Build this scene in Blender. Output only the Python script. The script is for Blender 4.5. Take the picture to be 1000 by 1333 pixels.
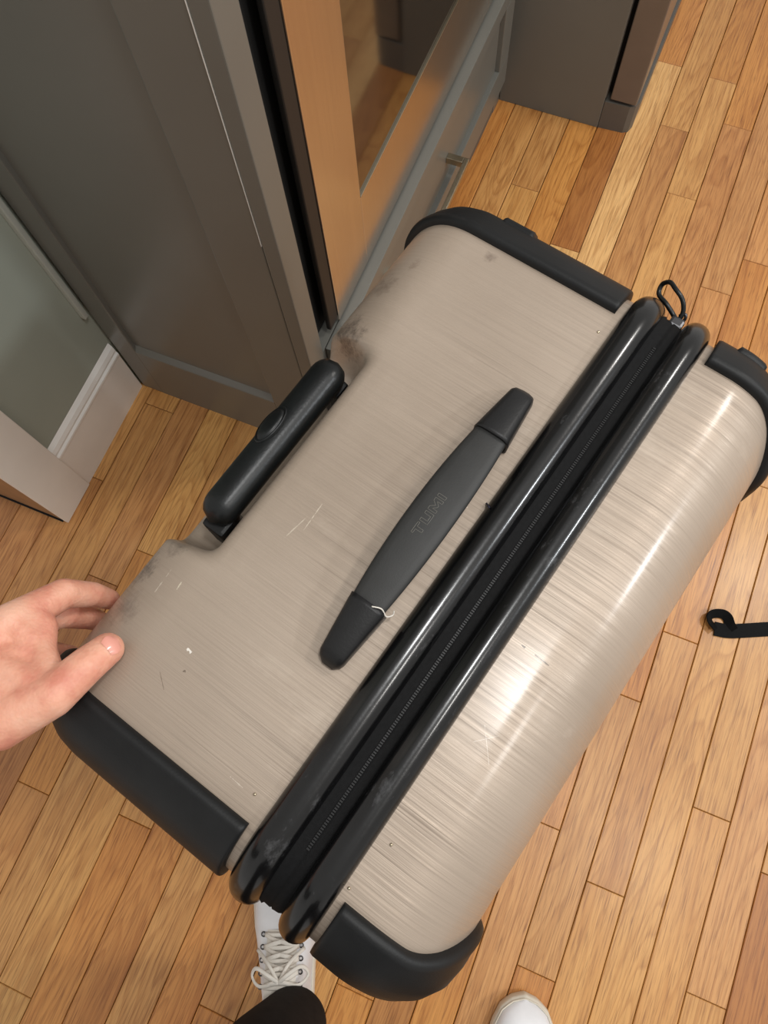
import bpy, bmesh, math, random
from mathutils import Vector, Matrix, Euler
random.seed(7)
scene = bpy.context.scene
for o in list(bpy.data.objects): bpy.data.objects.remove(o)
PI = math.pi

# ------------------------------------------------------------------ camera
cam_d = bpy.data.cameras.new('camera'); cam = bpy.data.objects.new('camera', cam_d)
scene.collection.objects.link(cam); scene.camera = cam
cam_d.sensor_fit = 'HORIZONTAL'; cam_d.sensor_width = 36.0; cam_d.lens = 36.0 * 1.00388
cam_d.clip_start = 0.02; cam_d.clip_end = 50
R = ((0.92441361, 0.34954984, -0.15255948), (0.37890645, -0.88730436, 0.26290848), (-0.04346707, -0.30084195, -0.95268291))
cam.matrix_world = Matrix(((R[0][0], -R[0][1], -R[0][2], 0.0), (R[1][0], -R[1][1], -R[1][2], 0.0),
                           (R[2][0], -R[2][1], -R[2][2], 1.25), (0, 0, 0, 1)))
# ------------------------------------------------------------------ world and room lamps, one of them added
world = bpy.data.worlds.new('room_air'); scene.world = world; world.use_nodes = True
bg = world.node_tree.nodes['Background']; bg.inputs['Color'].default_value = (1.0, 0.97, 0.93, 1); bg.inputs['Strength'].default_value = 0.50
def overhead_light(x, y, z, power, size, col):
    d = bpy.data.lights.new('overhead_light', 'AREA'); d.shape = 'DISK'; d.size = size; d.energy = power; d.color = col
    o = bpy.data.objects.new('overhead_light', d); scene.collection.objects.link(o); o.location = (x, y, z)
    return o
overhead_light(0.27, 0.25, 2.45, 8, 0.22, (0.98, 0.98, 0.97))
overhead_light(1.15, 1.35, 2.45, 14, 0.26, (1.0, 0.96, 0.91))
overhead_light(1.05, -0.05, 2.45, 5, 0.26, (1.0, 0.97, 0.93))
overhead_light(2.40, 0.65, 2.45, 27, 0.30, (0.93, 0.97, 1.0))  # added cool light, no known source, brightens the oven-side cabinet faces
scene.view_settings.view_transform = 'Standard'; scene.view_settings.look = 'None'
scene.view_settings.gamma = 1.0; scene.view_settings.use_curve_mapping = False
scene.view_settings.exposure = 0.34

# ------------------------------------------------------------------ helpers
C = scene.collection
def s2l(c): return tuple(((v/255/12.92) if v/255 <= 0.04045 else ((v/255+0.055)/1.055)**2.4) for v in c) + (1.0,)
def obj(name, verts, faces, mat, parent=None, smooth=True, angle=None):
    me = bpy.data.meshes.new(name); me.from_pydata([tuple(v) for v in verts], [], faces); me.validate(); me.update()
    return link_mesh(name, me, mat, parent, smooth)
def link_mesh(name, me, mat, parent=None, smooth=True):
    bm = bmesh.new(); bm.from_mesh(me); bmesh.ops.recalc_face_normals(bm, faces=bm.faces[:]); bm.to_mesh(me); bm.free()
    me.materials.clear(); me.materials.append(mat)
    for p in me.polygons: p.use_smooth = smooth
    o = bpy.data.objects.new(name, me); C.objects.link(o)
    if parent: o.parent = parent
    return o
def bm_obj(name, bm, mat, parent=None, smooth=False):
    me = bpy.data.meshes.new(name); bm.to_mesh(me); bm.free(); return link_mesh(name, me, mat, parent, smooth)
def empty(name, loc=(0,0,0), rz=0, label=None, cat=None, group=None):
    o = bpy.data.objects.new(name, None); C.objects.link(o); o.location = loc; o.rotation_euler = (0,0,rz); o.empty_display_size = 0.05
    if label: o['label'] = label
    if cat: o['category'] = cat
    if group: o['group'] = group
    return o
def box_bm(bm, x0, x1, y0, y1, z0, z1, bev=0.0, seg=2):
    t = bmesh.new(); bmesh.ops.create_cube(t, size=1.0)
    for v in t.verts: v.co = Vector(((x0+x1)/2+v.co.x*(x1-x0), (y0+y1)/2+v.co.y*(y1-y0), (z0+z1)/2+v.co.z*(z1-z0)))
    if bev > 0: bmesh.ops.bevel(t, geom=t.edges[:], offset=bev, segments=seg, profile=0.6, affect='EDGES')
    me = bpy.data.meshes.new('tmp'); t.to_mesh(me); t.free(); bm.from_mesh(me); bpy.data.meshes.remove(me)
def box(name, x0, x1, y0, y1, z0, z1, mat, parent=None, bev=0.0015, seg=2):
    bm = bmesh.new(); box_bm(bm, x0, x1, y0, y1, z0, z1, bev, seg)
    o = bm_obj(name, bm, mat, parent, False); return o
def prism(name, poly, axis, a, b, mat, parent=None, smooth=False):
    """extrude a 2-D polygon along an axis: 0 -> (y,z), 1 -> (x,z), 2 -> (x,y)"""
    n = len(poly); V = []
    for t in (a, b):
        for p in poly:
            V.append((t, p[0], p[1]) if axis == 0 else (p[0], t, p[1]) if axis == 1 else (p[0], p[1], t))
    F = [[i, (i+1) % n, n+(i+1) % n, n+i] for i in range(n)] + [list(range(n))[::-1], list(range(n, 2*n))]
    return obj(name, V, F, mat, parent, smooth)
def tube(pts, rad, seg=8, closed=False, flat=1.0):
    """returns verts, faces of a tube along pts; rad float or list"""
    V, F = [], []; n = len(pts); pts = [Vector(p) for p in pts]; up = None
    for i, p in enumerate(pts):
        t = (pts[(i+1) % n]-pts[i-1]) if closed else (pts[min(i+1, n-1)]-pts[max(i-1, 0)])
        t.normalize()
        if up is None:
            up = Vector((0,0,1)) if abs(t.z) < 0.9 else Vector((1,0,0))
        a = t.cross(up);
        if a.length < 1e-5: a = t.orthogonal()
        a.normalize(); b = a.cross(t).normalized(); up = b
        r = rad[i] if isinstance(rad, (list, tuple)) else rad
        for k in range(seg):
            ang = 2*PI*k/seg; V.append(p + a*math.cos(ang)*r + b*math.sin(ang)*r*flat)
    m = n if closed else n-1
    for i in range(m):
        for k in range(seg):
            j = (i+1) % n
            F.append([i*seg+k, i*seg+(k+1) % seg, j*seg+(k+1) % seg, j*seg+k])
    if not closed: F += [list(range(seg))[::-1], [(n-1)*seg+k for k in range(seg)]]
    return V, F
def merge(parts):
    V, F = [], []
    for v, f in parts:
        o = len(V); V += list(v); F += [[i+o for i in q] for q in f]
    return V, F
def spline(pts, n):
    """Catmull-Rom resample of 3-D points"""
    P = [Vector(p) for p in pts]; P = [P[0]*2-P[1]] + P + [P[-1]*2-P[-2]]; out = []
    m = len(P)-3
    for i in range(n):
        t = i/(n-1)*m; k = min(int(t), m-1); t -= k; a, b, c, d = P[k:k+4]
        out.append(0.5*((2*b)+(c-a)*t+(2*a-5*b+4*c-d)*t*t+(3*b-a-3*c+d)*t**3))
    return out
def smoothstep(a, b, x):
    t = max(0, min(1, (x-a)/(b-a))); return t*t*(3-2*t)
def resample(path, n):
    L = [0]
    for a, b in zip(path, path[1:]): L.append(L[-1]+math.hypot(b[0]-a[0], b[1]-a[1]))
    out = []; k = 0
    for i in range(n):
        s = L[-1]*i/(n-1)
        while k < len(L)-2 and L[k+1] < s: k += 1
        t = (s-L[k])/max(L[k+1]-L[k], 1e-9); out.append((path[k][0]+(path[k+1][0]-path[k][0])*t, path[k][1]+(path[k+1][1]-path[k][1])*t))
    return out
def blob(name, capsules, mat, parent, voxel=0.002, smooth=8, extra=None):
    """one continuous skin over many tapered capsules (p0, r0, p1, r1)"""
    parts = []
    for p0, r0, p1, r1 in capsules:
        p0, p1 = Vector(p0), Vector(p1); d = (p1-p0); L = d.length; d = d/L if L > 1e-6 else Vector((0,0,1))
        a = d.orthogonal().normalized(); b = d.cross(a); rings = []
        for k in range(5): t = -PI/2+PI/2*k/5+0.12; rings.append((p0+d*r0*math.sin(t), r0*math.cos(t)))
        m = max(2, int(L/0.008))
        for k in range(m+1): t = k/m; rings.append((p0+d*L*t, r0+(r1-r0)*t))
        for k in range(5): t = PI/2*(k+1)/5-0.12; rings.append((p1+d*r1*math.sin(t), r1*math.cos(t)))
        sg = 16; V, F = [], []
        for c, r in rings:
            for q in range(sg): w = 2*PI*q/sg; V.append(c+a*r*math.cos(w)+b*r*math.sin(w))
        for i in range(len(rings)-1):
            for q in range(sg): F.append([i*sg+q, i*sg+(q+1) % sg, (i+1)*sg+(q+1) % sg, (i+1)*sg+q])
        F += [list(range(sg))[::-1], [(len(rings)-1)*sg+q for q in range(sg)]]
        parts.append((V, F))
    V, F = merge(parts); me = bpy.data.meshes.new(name); me.from_pydata([tuple(v) for v in V], [], F); me.update()
    t = bpy.data.objects.new('tmp_blob', me); C.objects.link(t)
    m = t.modifiers.new('r', 'REMESH'); m.mode = 'VOXEL'; m.voxel_size = voxel
    m = t.modifiers.new('s', 'SMOOTH'); m.factor = 0.5; m.iterations = smooth
    dg = bpy.context.evaluated_depsgraph_get(); dg.update()
    nm = bpy.data.meshes.new_from_object(t.evaluated_get(dg)); nm.name = name
    bpy.data.objects.remove(t); bpy.data.meshes.remove(me)
    return link_mesh(name, nm, mat, parent, True)

# ------------------------------------------------------------------ materials
def new_mat(name):
    m = bpy.data.materials.new(name); m.use_nodes = True; nt = m.node_tree; b = nt.nodes['Principled BSDF']; return m, nt, b
def N(nt, typ, **kw):
    n = nt.nodes.new(typ)
    for k, v in kw.items(): setattr(n, k, v)
    return n
def ramp(nt, fac, stops):
    r = N(nt, 'ShaderNodeValToRGB'); e = r.color_ramp.elements
    while len(e) < len(stops): e.new(0.5)
    for q, (p, c) in zip(e, stops): q.position = p; q.color = c if len(c) == 4 else tuple(c)+(1,)
    nt.links.new(fac, r.inputs['Fac']); return r.outputs['Color']
def mapping(nt, scale=(1,1,1), rot=(0,0,0), loc=(0,0,0), src=None):
    tc = N(nt, 'ShaderNodeTexCoord'); mp = N(nt, 'ShaderNodeMapping')
    mp.inputs['Scale'].default_value = scale; mp.inputs['Rotation'].default_value = rot; mp.inputs['Location'].default_value = loc
    nt.links.new(src or tc.outputs['Object'], mp.inputs['Vector']); return mp.outputs['Vector']
def noise(nt, vec, scale, detail=4, rough=0.55, dist=0.0):
    n = N(nt, 'ShaderNodeTexNoise'); n.inputs['Scale'].default_value = scale; n.inputs['Detail'].default_value = detail
    n.inputs['Roughness'].default_value = rough; n.inputs['Distortion'].default_value = dist
    if vec is not None: nt.links.new(vec, n.inputs['Vector'])
    return n.outputs['Fac']
def mix(nt, fac, a, b, mode='MIX'):
    m = N(nt, 'ShaderNodeMix', data_type='RGBA', blend_type=mode)
    for sock, v in ((m.inputs[0], fac), (m.inputs[6], a), (m.inputs[7], b)):
        if hasattr(v, 'links') or hasattr(v, 'is_linked'): nt.links.new(v, sock)
        else: sock.default_value = v
    return m.outputs[2]
def math_n(nt, op, a, b=0.5, clamp=False):
    m = N(nt, 'ShaderNodeMath', operation=op); m.use_clamp = clamp
    for sock, v in ((m.inputs[0], a), (m.inputs[1], b)):
        if hasattr(v, 'is_linked'): nt.links.new(v, sock)
        else: sock.default_value = v
    return m.outputs[0]
def bump(nt, b, h, strength=0.2, dist=0.001):
    n = N(nt, 'ShaderNodeBump'); n.inputs['Strength'].default_value = strength; n.inputs['Distance'].default_value = dist
    nt.links.new(h, n.inputs['Height']); nt.links.new(n.outputs['Normal'], b.inputs['Normal'])
def simple(name, rgb, rough=0.5, metal=0.0, var=0.06, scale=30, bmp=0.0, coat=0.0, coat_r=0.1, bscale=None):
    m, nt, b = new_mat(name); c = s2l(rgb); v = mapping(nt)
    f = noise(nt, v, scale)
    lo = tuple(x*(1-var*2) for x in c[:3])+(1,); hi = tuple(min(1, x*(1+var*2)) for x in c[:3])+(1,)
    nt.links.new(ramp(nt, f, [(0.3, lo), (0.7, hi)]), b.inputs['Base Color'])
    b.inputs['Roughness'].default_value = rough; b.inputs['Metallic'].default_value = metal
    b.inputs['Coat Weight'].default_value = coat; b.inputs['Coat Roughness'].default_value = coat_r
    if bmp: bump(nt, b, noise(nt, v, bscale or scale*8, 3), bmp)
    return m
def oak_mat():
    m, nt, b = new_mat('oak_board'); oi = N(nt, 'ShaderNodeObjectInfo'); tc = N(nt, 'ShaderNodeTexCoord')
    off = N(nt, 'ShaderNodeVectorMath', operation='SCALE'); off.inputs[0].default_value = (3.1, 17.3, 9.7); nt.links.new(oi.outputs['Random'], off.inputs['Scale'])
    add = N(nt, 'ShaderNodeVectorMath', operation='ADD'); nt.links.new(tc.outputs['Object'], add.inputs[0]); nt.links.new(off.outputs[0], add.inputs[1])
    P = add.outputs[0]
    v1 = mapping(nt, (1, 0.09, 1), src=P); v2 = mapping(nt, (1, 0.035, 1), src=P); v3 = mapping(nt, (1, 0.25, 1), src=P)
    broad = noise(nt, v3, 13, 2, 0.5, 0.4)
    # cathedral rings: bands of a distorted field
    field = noise(nt, v1, 12, 2.2, 0.45, 0.5)
    rings = math_n(nt, 'FRACT', math_n(nt, 'MULTIPLY', field, 24.0))
    rings = ramp(nt, rings, [(0.0, (0.66, 0.52, 0.38)), (0.14, (1.0,)*3), (0.60, (0.96, 0.94, 0.91)), (0.92, (0.74, 0.62, 0.48)), (1.0, (0.66, 0.52, 0.38))])
    fine = ramp(nt, noise(nt, v2, 340, 4, 0.65), [(0.34, (0.58, 0.47, 0.36)), (0.50, (1.0,)*3), (0.72, (1.12, 1.12, 1.10))])
    pores = ramp(nt, noise(nt, v2, 780, 2, 0.5), [(0.30, (0.42, 0.33, 0.26)), (0.44, (1.0,)*3)])
    col = mix(nt, 0.55, oi.outputs['Color'], rings, 'MULTIPLY')
    col = mix(nt, 0.7, col, fine, 'MULTIPLY'); col = mix(nt, 0.6, col, pores, 'MULTIPLY')
    warm = ramp(nt, broad, [(0.3, (0.84, 0.72, 0.58)), (0.6, (1.08, 1.06, 1.02))])
    col = mix(nt, 0.7, col, warm, 'MULTIPLY')
    vor = N(nt, 'ShaderNodeTexVoronoi'); vor.inputs['Scale'].default_value = 5.5; nt.links.new(mapping(nt, (1.6, 0.55, 1), src=P), vor.inputs['Vector'])
    knot = ramp(nt, vor.outputs['Distance'], [(0.012, (0.28, 0.17, 0.10)), (0.035, (1, 1, 1))])
    col = mix(nt, 0.75, col, knot, 'MULTIPLY')
    nt.links.new(col, b.inputs['Base Color'])
    b.inputs['Roughness'].default_value = 0.42; b.inputs['Coat Weight'].default_value = 0.22; b.inputs['Coat Roughness'].default_value = 0.25
    bump(nt, b, noise(nt, v2, 300, 4, 0.6), 0.25, 0.0004)
    return m
SCRATCHES = ((-0.0493, 0.0751, -0.0258, 0.0761, 0.0004, (214, 202, 184)), (-0.0615, 0.0828, -0.0397, 0.0791, 0.0003, (206, 194, 176)), (-0.144, 0.1342, -0.1248, 0.1353, 0.0006, (208, 196, 180)),
             (-0.0288, -0.102, -0.0294, -0.1133, 0.0004, (72, 68, 64)), (-0.0285, -0.0915, -0.0287, -0.0945, 0.0006, (72, 68, 64)), (-0.1826, 0.094, -0.190, 0.084, 0.0003, (118, 102, 86)),
             (-0.1600, 0.0890, -0.1606, 0.0848, 0.0011, (252, 248, 240)), (-0.1735, 0.0815, -0.1722, 0.0800, 0.0007, (96, 82, 68)), (-0.1335, 0.1215, -0.1275, 0.1222, 0.0005, (222, 212, 190)),
             (-0.206, 0.0135, -0.2065, 0.0025, 0.0004, (206, 194, 178)), (0.031, 0.0115, 0.030, -0.0095, 0.0003, (210, 198, 182)), (-0.085, -0.100, -0.104, -0.116, 0.00018, (206, 196, 184)), (-0.08, -0.116, -0.098, -0.100, 0.00015, (204, 194, 182)))
def shell_mat():
    m, nt, b = new_mat('brushed_champagne_shell')
    rot = (0, 0, math.radians(15))
    st = mapping(nt, (1, 0.010, 0.010), rot); st2 = mapping(nt, (1, 0.006, 0.006), (0, 0, math.radians(13.5))); v = mapping(nt)
    base = ramp(nt, noise(nt, v, 7, 3), [(0.3, s2l((163, 147, 131))), (0.7, s2l((177, 161, 145)))])
    s1 = noise(nt, st, 620, 4, 0.72); s2 = noise(nt, st2, 1300, 3, 0.6); amt = ramp(nt, noise(nt, v, 4.5, 2), [(0.35, (0.26,)*3), (0.6, (0.58,)*3)])
    sx_ = N(nt, 'ShaderNodeSeparateXYZ'); nt.links.new(v, sx_.inputs[0])
    mr = N(nt, 'ShaderNodeMapRange'); nt.links.new(sx_.outputs['Y'], mr.inputs['Value']); mr.inputs['From Min'].default_value = -0.17; mr.inputs['From Max'].default_value = 0.17
    amt = mix(nt, 1.0, amt, ramp(nt, mr.outputs[0], [(0.05, (0.3,)*3), (0.16, (1.25,)*3), (0.30, (1.25,)*3), (0.62, (0.85,)*3), (0.86, (0.18,)*3)]), 'MULTIPLY')
    streak = ramp(nt, s1, [(0.30, (0.62, 0.60, 0.58)), (0.48, (0.98,)*3), (0.56, (1.0,)*3), (0.72, (1.25, 1.24, 1.22))])
    col = mix(nt, amt, base, streak, 'MULTIPLY')
    streak2 = ramp(nt, s2, [(0.3, (0.72,)*3), (0.5, (1.0,)*3), (0.75, (1.2,)*3)])
    col = mix(nt, amt, col, streak2, 'MULTIPLY')
    # pale rub marks
    rub = math_n(nt, 'MULTIPLY', ramp(nt, noise(nt, mapping(nt, (1, 0.5, 1), (0, 0, 0.9)), 14, 6, 0.7), [(0.58, (0,)*3), (0.74, (1,)*3)]), 0.35)
    col = mix(nt, rub, col, s2l((206, 192, 176)))
    # dark grime smudges where the case gets knocked, notch ends partly a painted-in reflection: (x, y, z, radius)
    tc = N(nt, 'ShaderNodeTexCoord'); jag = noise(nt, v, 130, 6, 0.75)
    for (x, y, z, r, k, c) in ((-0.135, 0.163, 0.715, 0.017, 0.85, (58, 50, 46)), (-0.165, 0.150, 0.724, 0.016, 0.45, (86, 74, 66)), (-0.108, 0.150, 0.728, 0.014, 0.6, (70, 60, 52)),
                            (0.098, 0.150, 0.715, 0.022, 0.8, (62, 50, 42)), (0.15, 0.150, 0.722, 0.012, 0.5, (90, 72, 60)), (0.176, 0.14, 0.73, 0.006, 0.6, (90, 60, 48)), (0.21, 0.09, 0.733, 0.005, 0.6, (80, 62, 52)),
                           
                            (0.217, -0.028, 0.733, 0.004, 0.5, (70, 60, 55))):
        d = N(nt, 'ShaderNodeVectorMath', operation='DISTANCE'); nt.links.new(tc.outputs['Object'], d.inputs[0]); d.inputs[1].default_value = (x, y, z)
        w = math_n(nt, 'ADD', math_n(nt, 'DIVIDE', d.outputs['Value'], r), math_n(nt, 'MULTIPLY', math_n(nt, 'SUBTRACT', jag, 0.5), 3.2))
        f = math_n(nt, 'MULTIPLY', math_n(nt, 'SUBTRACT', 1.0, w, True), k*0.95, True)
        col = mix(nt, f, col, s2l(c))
    # single scratches: ends (x, y), width, colour
    for (xa, ya, xb, yb, w_, c) in SCRATCHES:
        L_ = math.hypot(xb-xa, yb-ya); dx, dy = (xb-xa)/L_, (yb-ya)/L_
        rel = N(nt, 'ShaderNodeVectorMath', operation='SUBTRACT'); nt.links.new(tc.outputs['Object'], rel.inputs[0]); rel.inputs[1].default_value = ((xa+xb)/2, (ya+yb)/2, 0)
        al = N(nt, 'ShaderNodeVectorMath', operation='DOT_PRODUCT'); nt.links.new(rel.outputs[0], al.inputs[0]); al.inputs[1].default_value = (dx, dy, 0)
        pe = N(nt, 'ShaderNodeVectorMath', operation='DOT_PRODUCT'); nt.links.new(rel.outputs[0], pe.inputs[0]); pe.inputs[1].default_value = (-dy, dx, 0)
        f1 = math_n(nt, 'LESS_THAN', math_n(nt, 'ABSOLUTE', al.outputs['Value']), L_/2)
        f2 = math_n(nt, 'LESS_THAN', math_n(nt, 'ABSOLUTE', pe.outputs['Value']), math_n(nt, 'MULTIPLY', math_n(nt, 'SUBTRACT', jag, 0.38), w_*6))
        col = mix(nt, math_n(nt, 'MULTIPLY', math_n(nt, 'MULTIPLY', f1, f2), 0.75), col, s2l(c))
    nt.links.new(col, b.inputs['Base Color'])
    b.inputs['Metallic'].default_value = 0.26
    rg = ramp(nt, s1, [(0.32, (0.58,)*3), (0.5, (0.46,)*3), (0.68, (0.33,)*3)]); nt.links.new(rg, b.inputs['Roughness'])
    b.inputs['Coat Weight'].default_value = 0.34; b.inputs['Coat Roughness'].default_value = 0.17
    bump(nt, b, s1, 0.34, 0.0006)
    return m
def steel_mat(name, rgb, rough, axis_scale):
    m, nt, b = new_mat(name); f = noise(nt, mapping(nt, axis_scale), 200, 4)
    c = s2l(rgb); nt.links.new(ramp(nt, f, [(0.3, tuple(x*0.92 for x in c[:3])), (0.7, c[:3])]), b.inputs['Base Color'])
    b.inputs['Metallic'].default_value = 1.0; b.inputs['Roughness'].default_value = rough
    bump(nt, b, f, 0.06, 0.0003); return m
def skin_mat():
    m, nt, b = new_mat('skin'); v = mapping(nt)
    col = ramp(nt, noise(nt, v, 38, 4, 0.6), [(0.32, s2l((214, 138, 116))), (0.5, s2l((228, 164, 138))), (0.7, s2l((236, 182, 156)))])
    nt.links.new(col, b.inputs['Base Color']); b.inputs['Roughness'].default_value = 0.5
    b.inputs['Subsurface Weight'].default_value = 0.15; b.inputs['Subsurface Radius'].default_value = (0.008, 0.003, 0.0015); b.inputs['Subsurface Scale'].default_value = 0.5
    vo = N(nt, 'ShaderNodeTexVoronoi'); vo.inputs['Scale'].default_value = 420; nt.links.new(v, vo.inputs['Vector'])
    h = math_n(nt, 'ADD', math_n(nt, 'MULTIPLY', vo.outputs['Distance'], 0.35), noise(nt, mapping(nt, (1, 1, 1)), 120, 5, 0.6))
    bump(nt, b, h, 0.42, 0.0014); return m
OAK = oak_mat(); SHELL = shell_mat()
PAINT = simple('grey_taupe_cabinet_paint', (106, 105, 99), 0.33, var=0.02, scale=6, bmp=0.03, bscale=160)
WALLP = simple('green_grey_wall_paint', (160, 167, 156), 0.6, var=0.02, scale=5, bmp=0.06, bscale=240)
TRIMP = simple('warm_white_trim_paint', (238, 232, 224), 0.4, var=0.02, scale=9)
BEADP = simple('white_bead_paint', (250, 250, 247), 0.35, var=0.01)
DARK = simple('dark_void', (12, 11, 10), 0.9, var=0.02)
SUB = simple('dark_seam', (30, 18, 10), 0.8, var=0.05)
STEEL = steel_mat('brushed_steel', (216, 206, 196), 0.26, (1, 1, 0.02))
STEELD = steel_mat('dark_steel_edge', (78, 76, 74), 0.62, (1, 1, 0.02))
SATIN = steel_mat('satin_nickel', (196, 184, 160), 0.3, (1, 1, 1))
DW = simple('bronze_grey_door', (118, 108, 99), 0.34, 0.25, var=0.02)
GLASS = simple('smoked_oven_glass', (26, 22, 18), 0.06, var=0.0); 
GLASS.node_tree.nodes['Principled BSDF'].inputs['Specular IOR Level'].default_value = 1.0
GLASS.node_tree.nodes['Principled BSDF'].inputs['IOR'].default_value = 1.9
RUBBER = simple('matte_black_guard', (19, 20, 21), 0.5, var=0.12, scale=40, bmp=0.12, bscale=700)
GLOSSB = simple('gloss_black_piping', (9, 9, 10), 0.26, var=0.2, scale=60, bmp=0.05, bscale=300, coat=0.4, coat_r=0.12)
TAPE = simple('black_woven_tape', (14, 14, 15), 0.75, var=0.15, scale=400, bmp=0.4, bscale=1400)
TOOTH = simple('black_zip_tooth', (32, 32, 33), 0.4, var=0.1)
HANDLEB = simple('charcoal_grip_rubber', (40, 40, 39), 0.55, var=0.06, scale=50, bmp=0.1, bscale=900)
CAPB = simple('black_handle_cap', (22, 22, 23), 0.42, var=0.1, scale=60, bmp=0.12, bscale=600)
TELE = simple('black_pull_handle', (14, 17, 18), 0.34, var=0.15, scale=70, bmp=0.12, bscale=420)
EMB = simple('worn_emblem_highlight', (96, 94, 88), 0.45, var=0.1)  # worn letter edges, their highlights painted in as a paler grey
WHEEL = simple('wheel_grey', (60, 60, 62), 0.5)
METAL = steel_mat('dark_metal', (90, 90, 92), 0.35, (1, 1, 1))
SKIN = skin_mat()
NAIL = simple('finger_nail', (232, 160, 142), 0.35, var=0.03, coat=0.3)
CLOTH = simple('black_denim', (26, 23, 22), 0.85, var=0.15, scale=90, bmp=0.5, bscale=1200)
LEATH = simple('white_leather', (226, 226, 228), 0.42, var=0.03, scale=30, bmp=0.08, bscale=500)
SOLE = simple('offwhite_sole', (214, 206, 190), 0.6, var=0.04)
LACE = simple('white_lace', (222, 216, 206), 0.8, var=0.05, bmp=0.3, bscale=1600)
STRAP = simple('black_webbing', (10, 10, 11), 0.75, var=0.2, scale=300, bmp=0.5, bscale=1500)
KICK = simple('dark_taupe_plinth', (92, 88, 82), 0.5, var=0.03)

for m_, sp in ((GLOSSB, 0.35), (TAPE, 0.2), (TOOTH, 0.3), (RUBBER, 0.35), (STRAP, 0.2), (CAPB, 0.4), (TELE, 0.4), (CLOTH, 0.2)): m_.node_tree.nodes['Principled BSDF'].inputs['Specular IOR Level'].default_value = sp

nt_ = GLOSSB.node_tree; b_ = nt_.nodes['Principled BSDF']; src_ = b_.inputs['Base Color'].links[0].from_socket
dust = ramp(nt_, noise(nt_, mapping(nt_, (0.5, 1, 1)), 38, 6, 0.75), [(0.60, (0,)*3), (0.74, (0.55,)*3)])
nt_.links.new(mix(nt_, dust, src_, s2l((96, 96, 98))), b_.inputs['Base Color'])

# ------------------------------------------------------------------ floor
BW = 0.05715; OX = 0.0046
floor = box('floor', -3.2, 3.0, -2.2, 2.9, -0.06, -0.012, SUB, None, 0); floor['kind'] = 'structure'
TONE = dict(g=(200,149,88), y=(209,158,94), l=(220,176,115), o=(198,138,72), b=(194,140,82), p=(202,150,92), r=(176,116,60), d=(182,128,74))
joints = {-1: [(1.448, 'l', 'o')], 0: [(1.293, 'b', 'g')], 1: [(1.141, 'y', 'y'), (1.441, None, 'o')], 2: [(1.337, 'b', 'o')], -4: [(1.057, 'y', 'g')],
          3: [(0.961, 'b', 'p'), (-0.02, 'p', None)], -2: [(0.953, 'l', 'r')], 5: [(-0.07, 'y', 'g'), (0.324, None, 'o')], 4: [(-0.212, 'o', 'p'), (0.204, None, 'o')],
          7: [(0.087, 'y', 'g')], 8: [(-0.152, 'g', 'p')], 9: [(0.038, 'r', 'g')], -10: [(-0.273, 'b', 'o'), (0.129, None, 'y')], -7: [(-0.255, 'o', 'y')],
          -3: [(-0.435, 'o', 'b')], -12: [(0.378, 'g', 'y')], -13: [(0.217, 'b', 'g')], -11: [(0.06, 'd', 'p')], 6: [(0.62, 'g', 'p'), (-0.6, None, None)]}
default = {-5: 'g', -6: 'o', -8: 'y', -9: 'g', -14: 'b', -15: 'd', 10: 'g', 11: 'o', 6: 'g'}
def board(i, y0, y1, tone):
    w = BW-0.0011; L = y1-y0-0.0007; h = 0.012; bv = 0.0010
    V = []
    for z, ins in ((-h, 0), (-bv, 0), (0, bv)):
        for sx, sy in ((-1,-1), (1,-1), (1,1), (-1,1)): V.append((sx*(w/2-ins), sy*(L/2-ins), z))
    F = [[8,9,10,11]] + [[k*4+q, k*4+(q+1) % 4, k*4+4+(q+1) % 4, k*4+4+q] for k in (0,1) for q in range(4)]
    o = obj('floor_board', V, F, OAK, floor, False)
    o.location = (OX+(i+0.5)*BW, (y0+y1)/2, random.uniform(-0.0003, 0.0002))
    c = s2l(TONE[tone]); k = random.uniform(0.94, 1.05); o.color = (min(1, c[0]*k), min(1, c[1]*k*random.uniform(0.97, 1.02)), min(1, c[2]*k), 1)
random.seed(11)
for i in range(-20, 15):
    J = joints.get(i, []); cuts = [j[0] for j in J]; tones = {}
    for y, lo, hi in J: tones[y] = (lo, hi)
    lo_end, hi_end = -1.0, 2.0
    ys = sorted(cuts)
    if not ys: ys = [random.uniform(-0.55, -0.5) if i in default else random.uniform(0.0, 0.8)]; 
    while ys[0]-lo_end > 1.0: ys.insert(0, max(lo_end+0.15, ys[0]-random.uniform(0.6, 0.95)))
    while hi_end-ys[-1] > 1.25: ys.append(ys[-1]+random.uniform(0.75, 1.15))
    seq = [lo_end]+ys+[hi_end]
    for a, b_ in zip(seq, seq[1:]):
        t = None
        if a in tones: t = tones[a][1]
        if t is None and b_ in tones: t = tones[b_][0]
        if t is None: t = default.get(i) or random.choice('gyobpgyo')
        board(i, a, b_, t)
bm = bmesh.new()      # the floor goes on past the boards that the photograph can show
x0, x1 = OX-20*BW, OX+15*BW
for a in ((-3.2, x0-0.001, -2.2, 2.9), (x1+0.001, 3.0, -2.2, 2.9), (x0, x1, -2.2, -1.001), (x0, x1, 2.001, 2.9)): box_bm(bm, a[0], a[1], a[2], a[3], -0.012, 0)
o = bm_obj('floor_border', bm, OAK, floor); o['kind'] = 'stuff'; o.color = s2l(TONE['g'])

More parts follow.
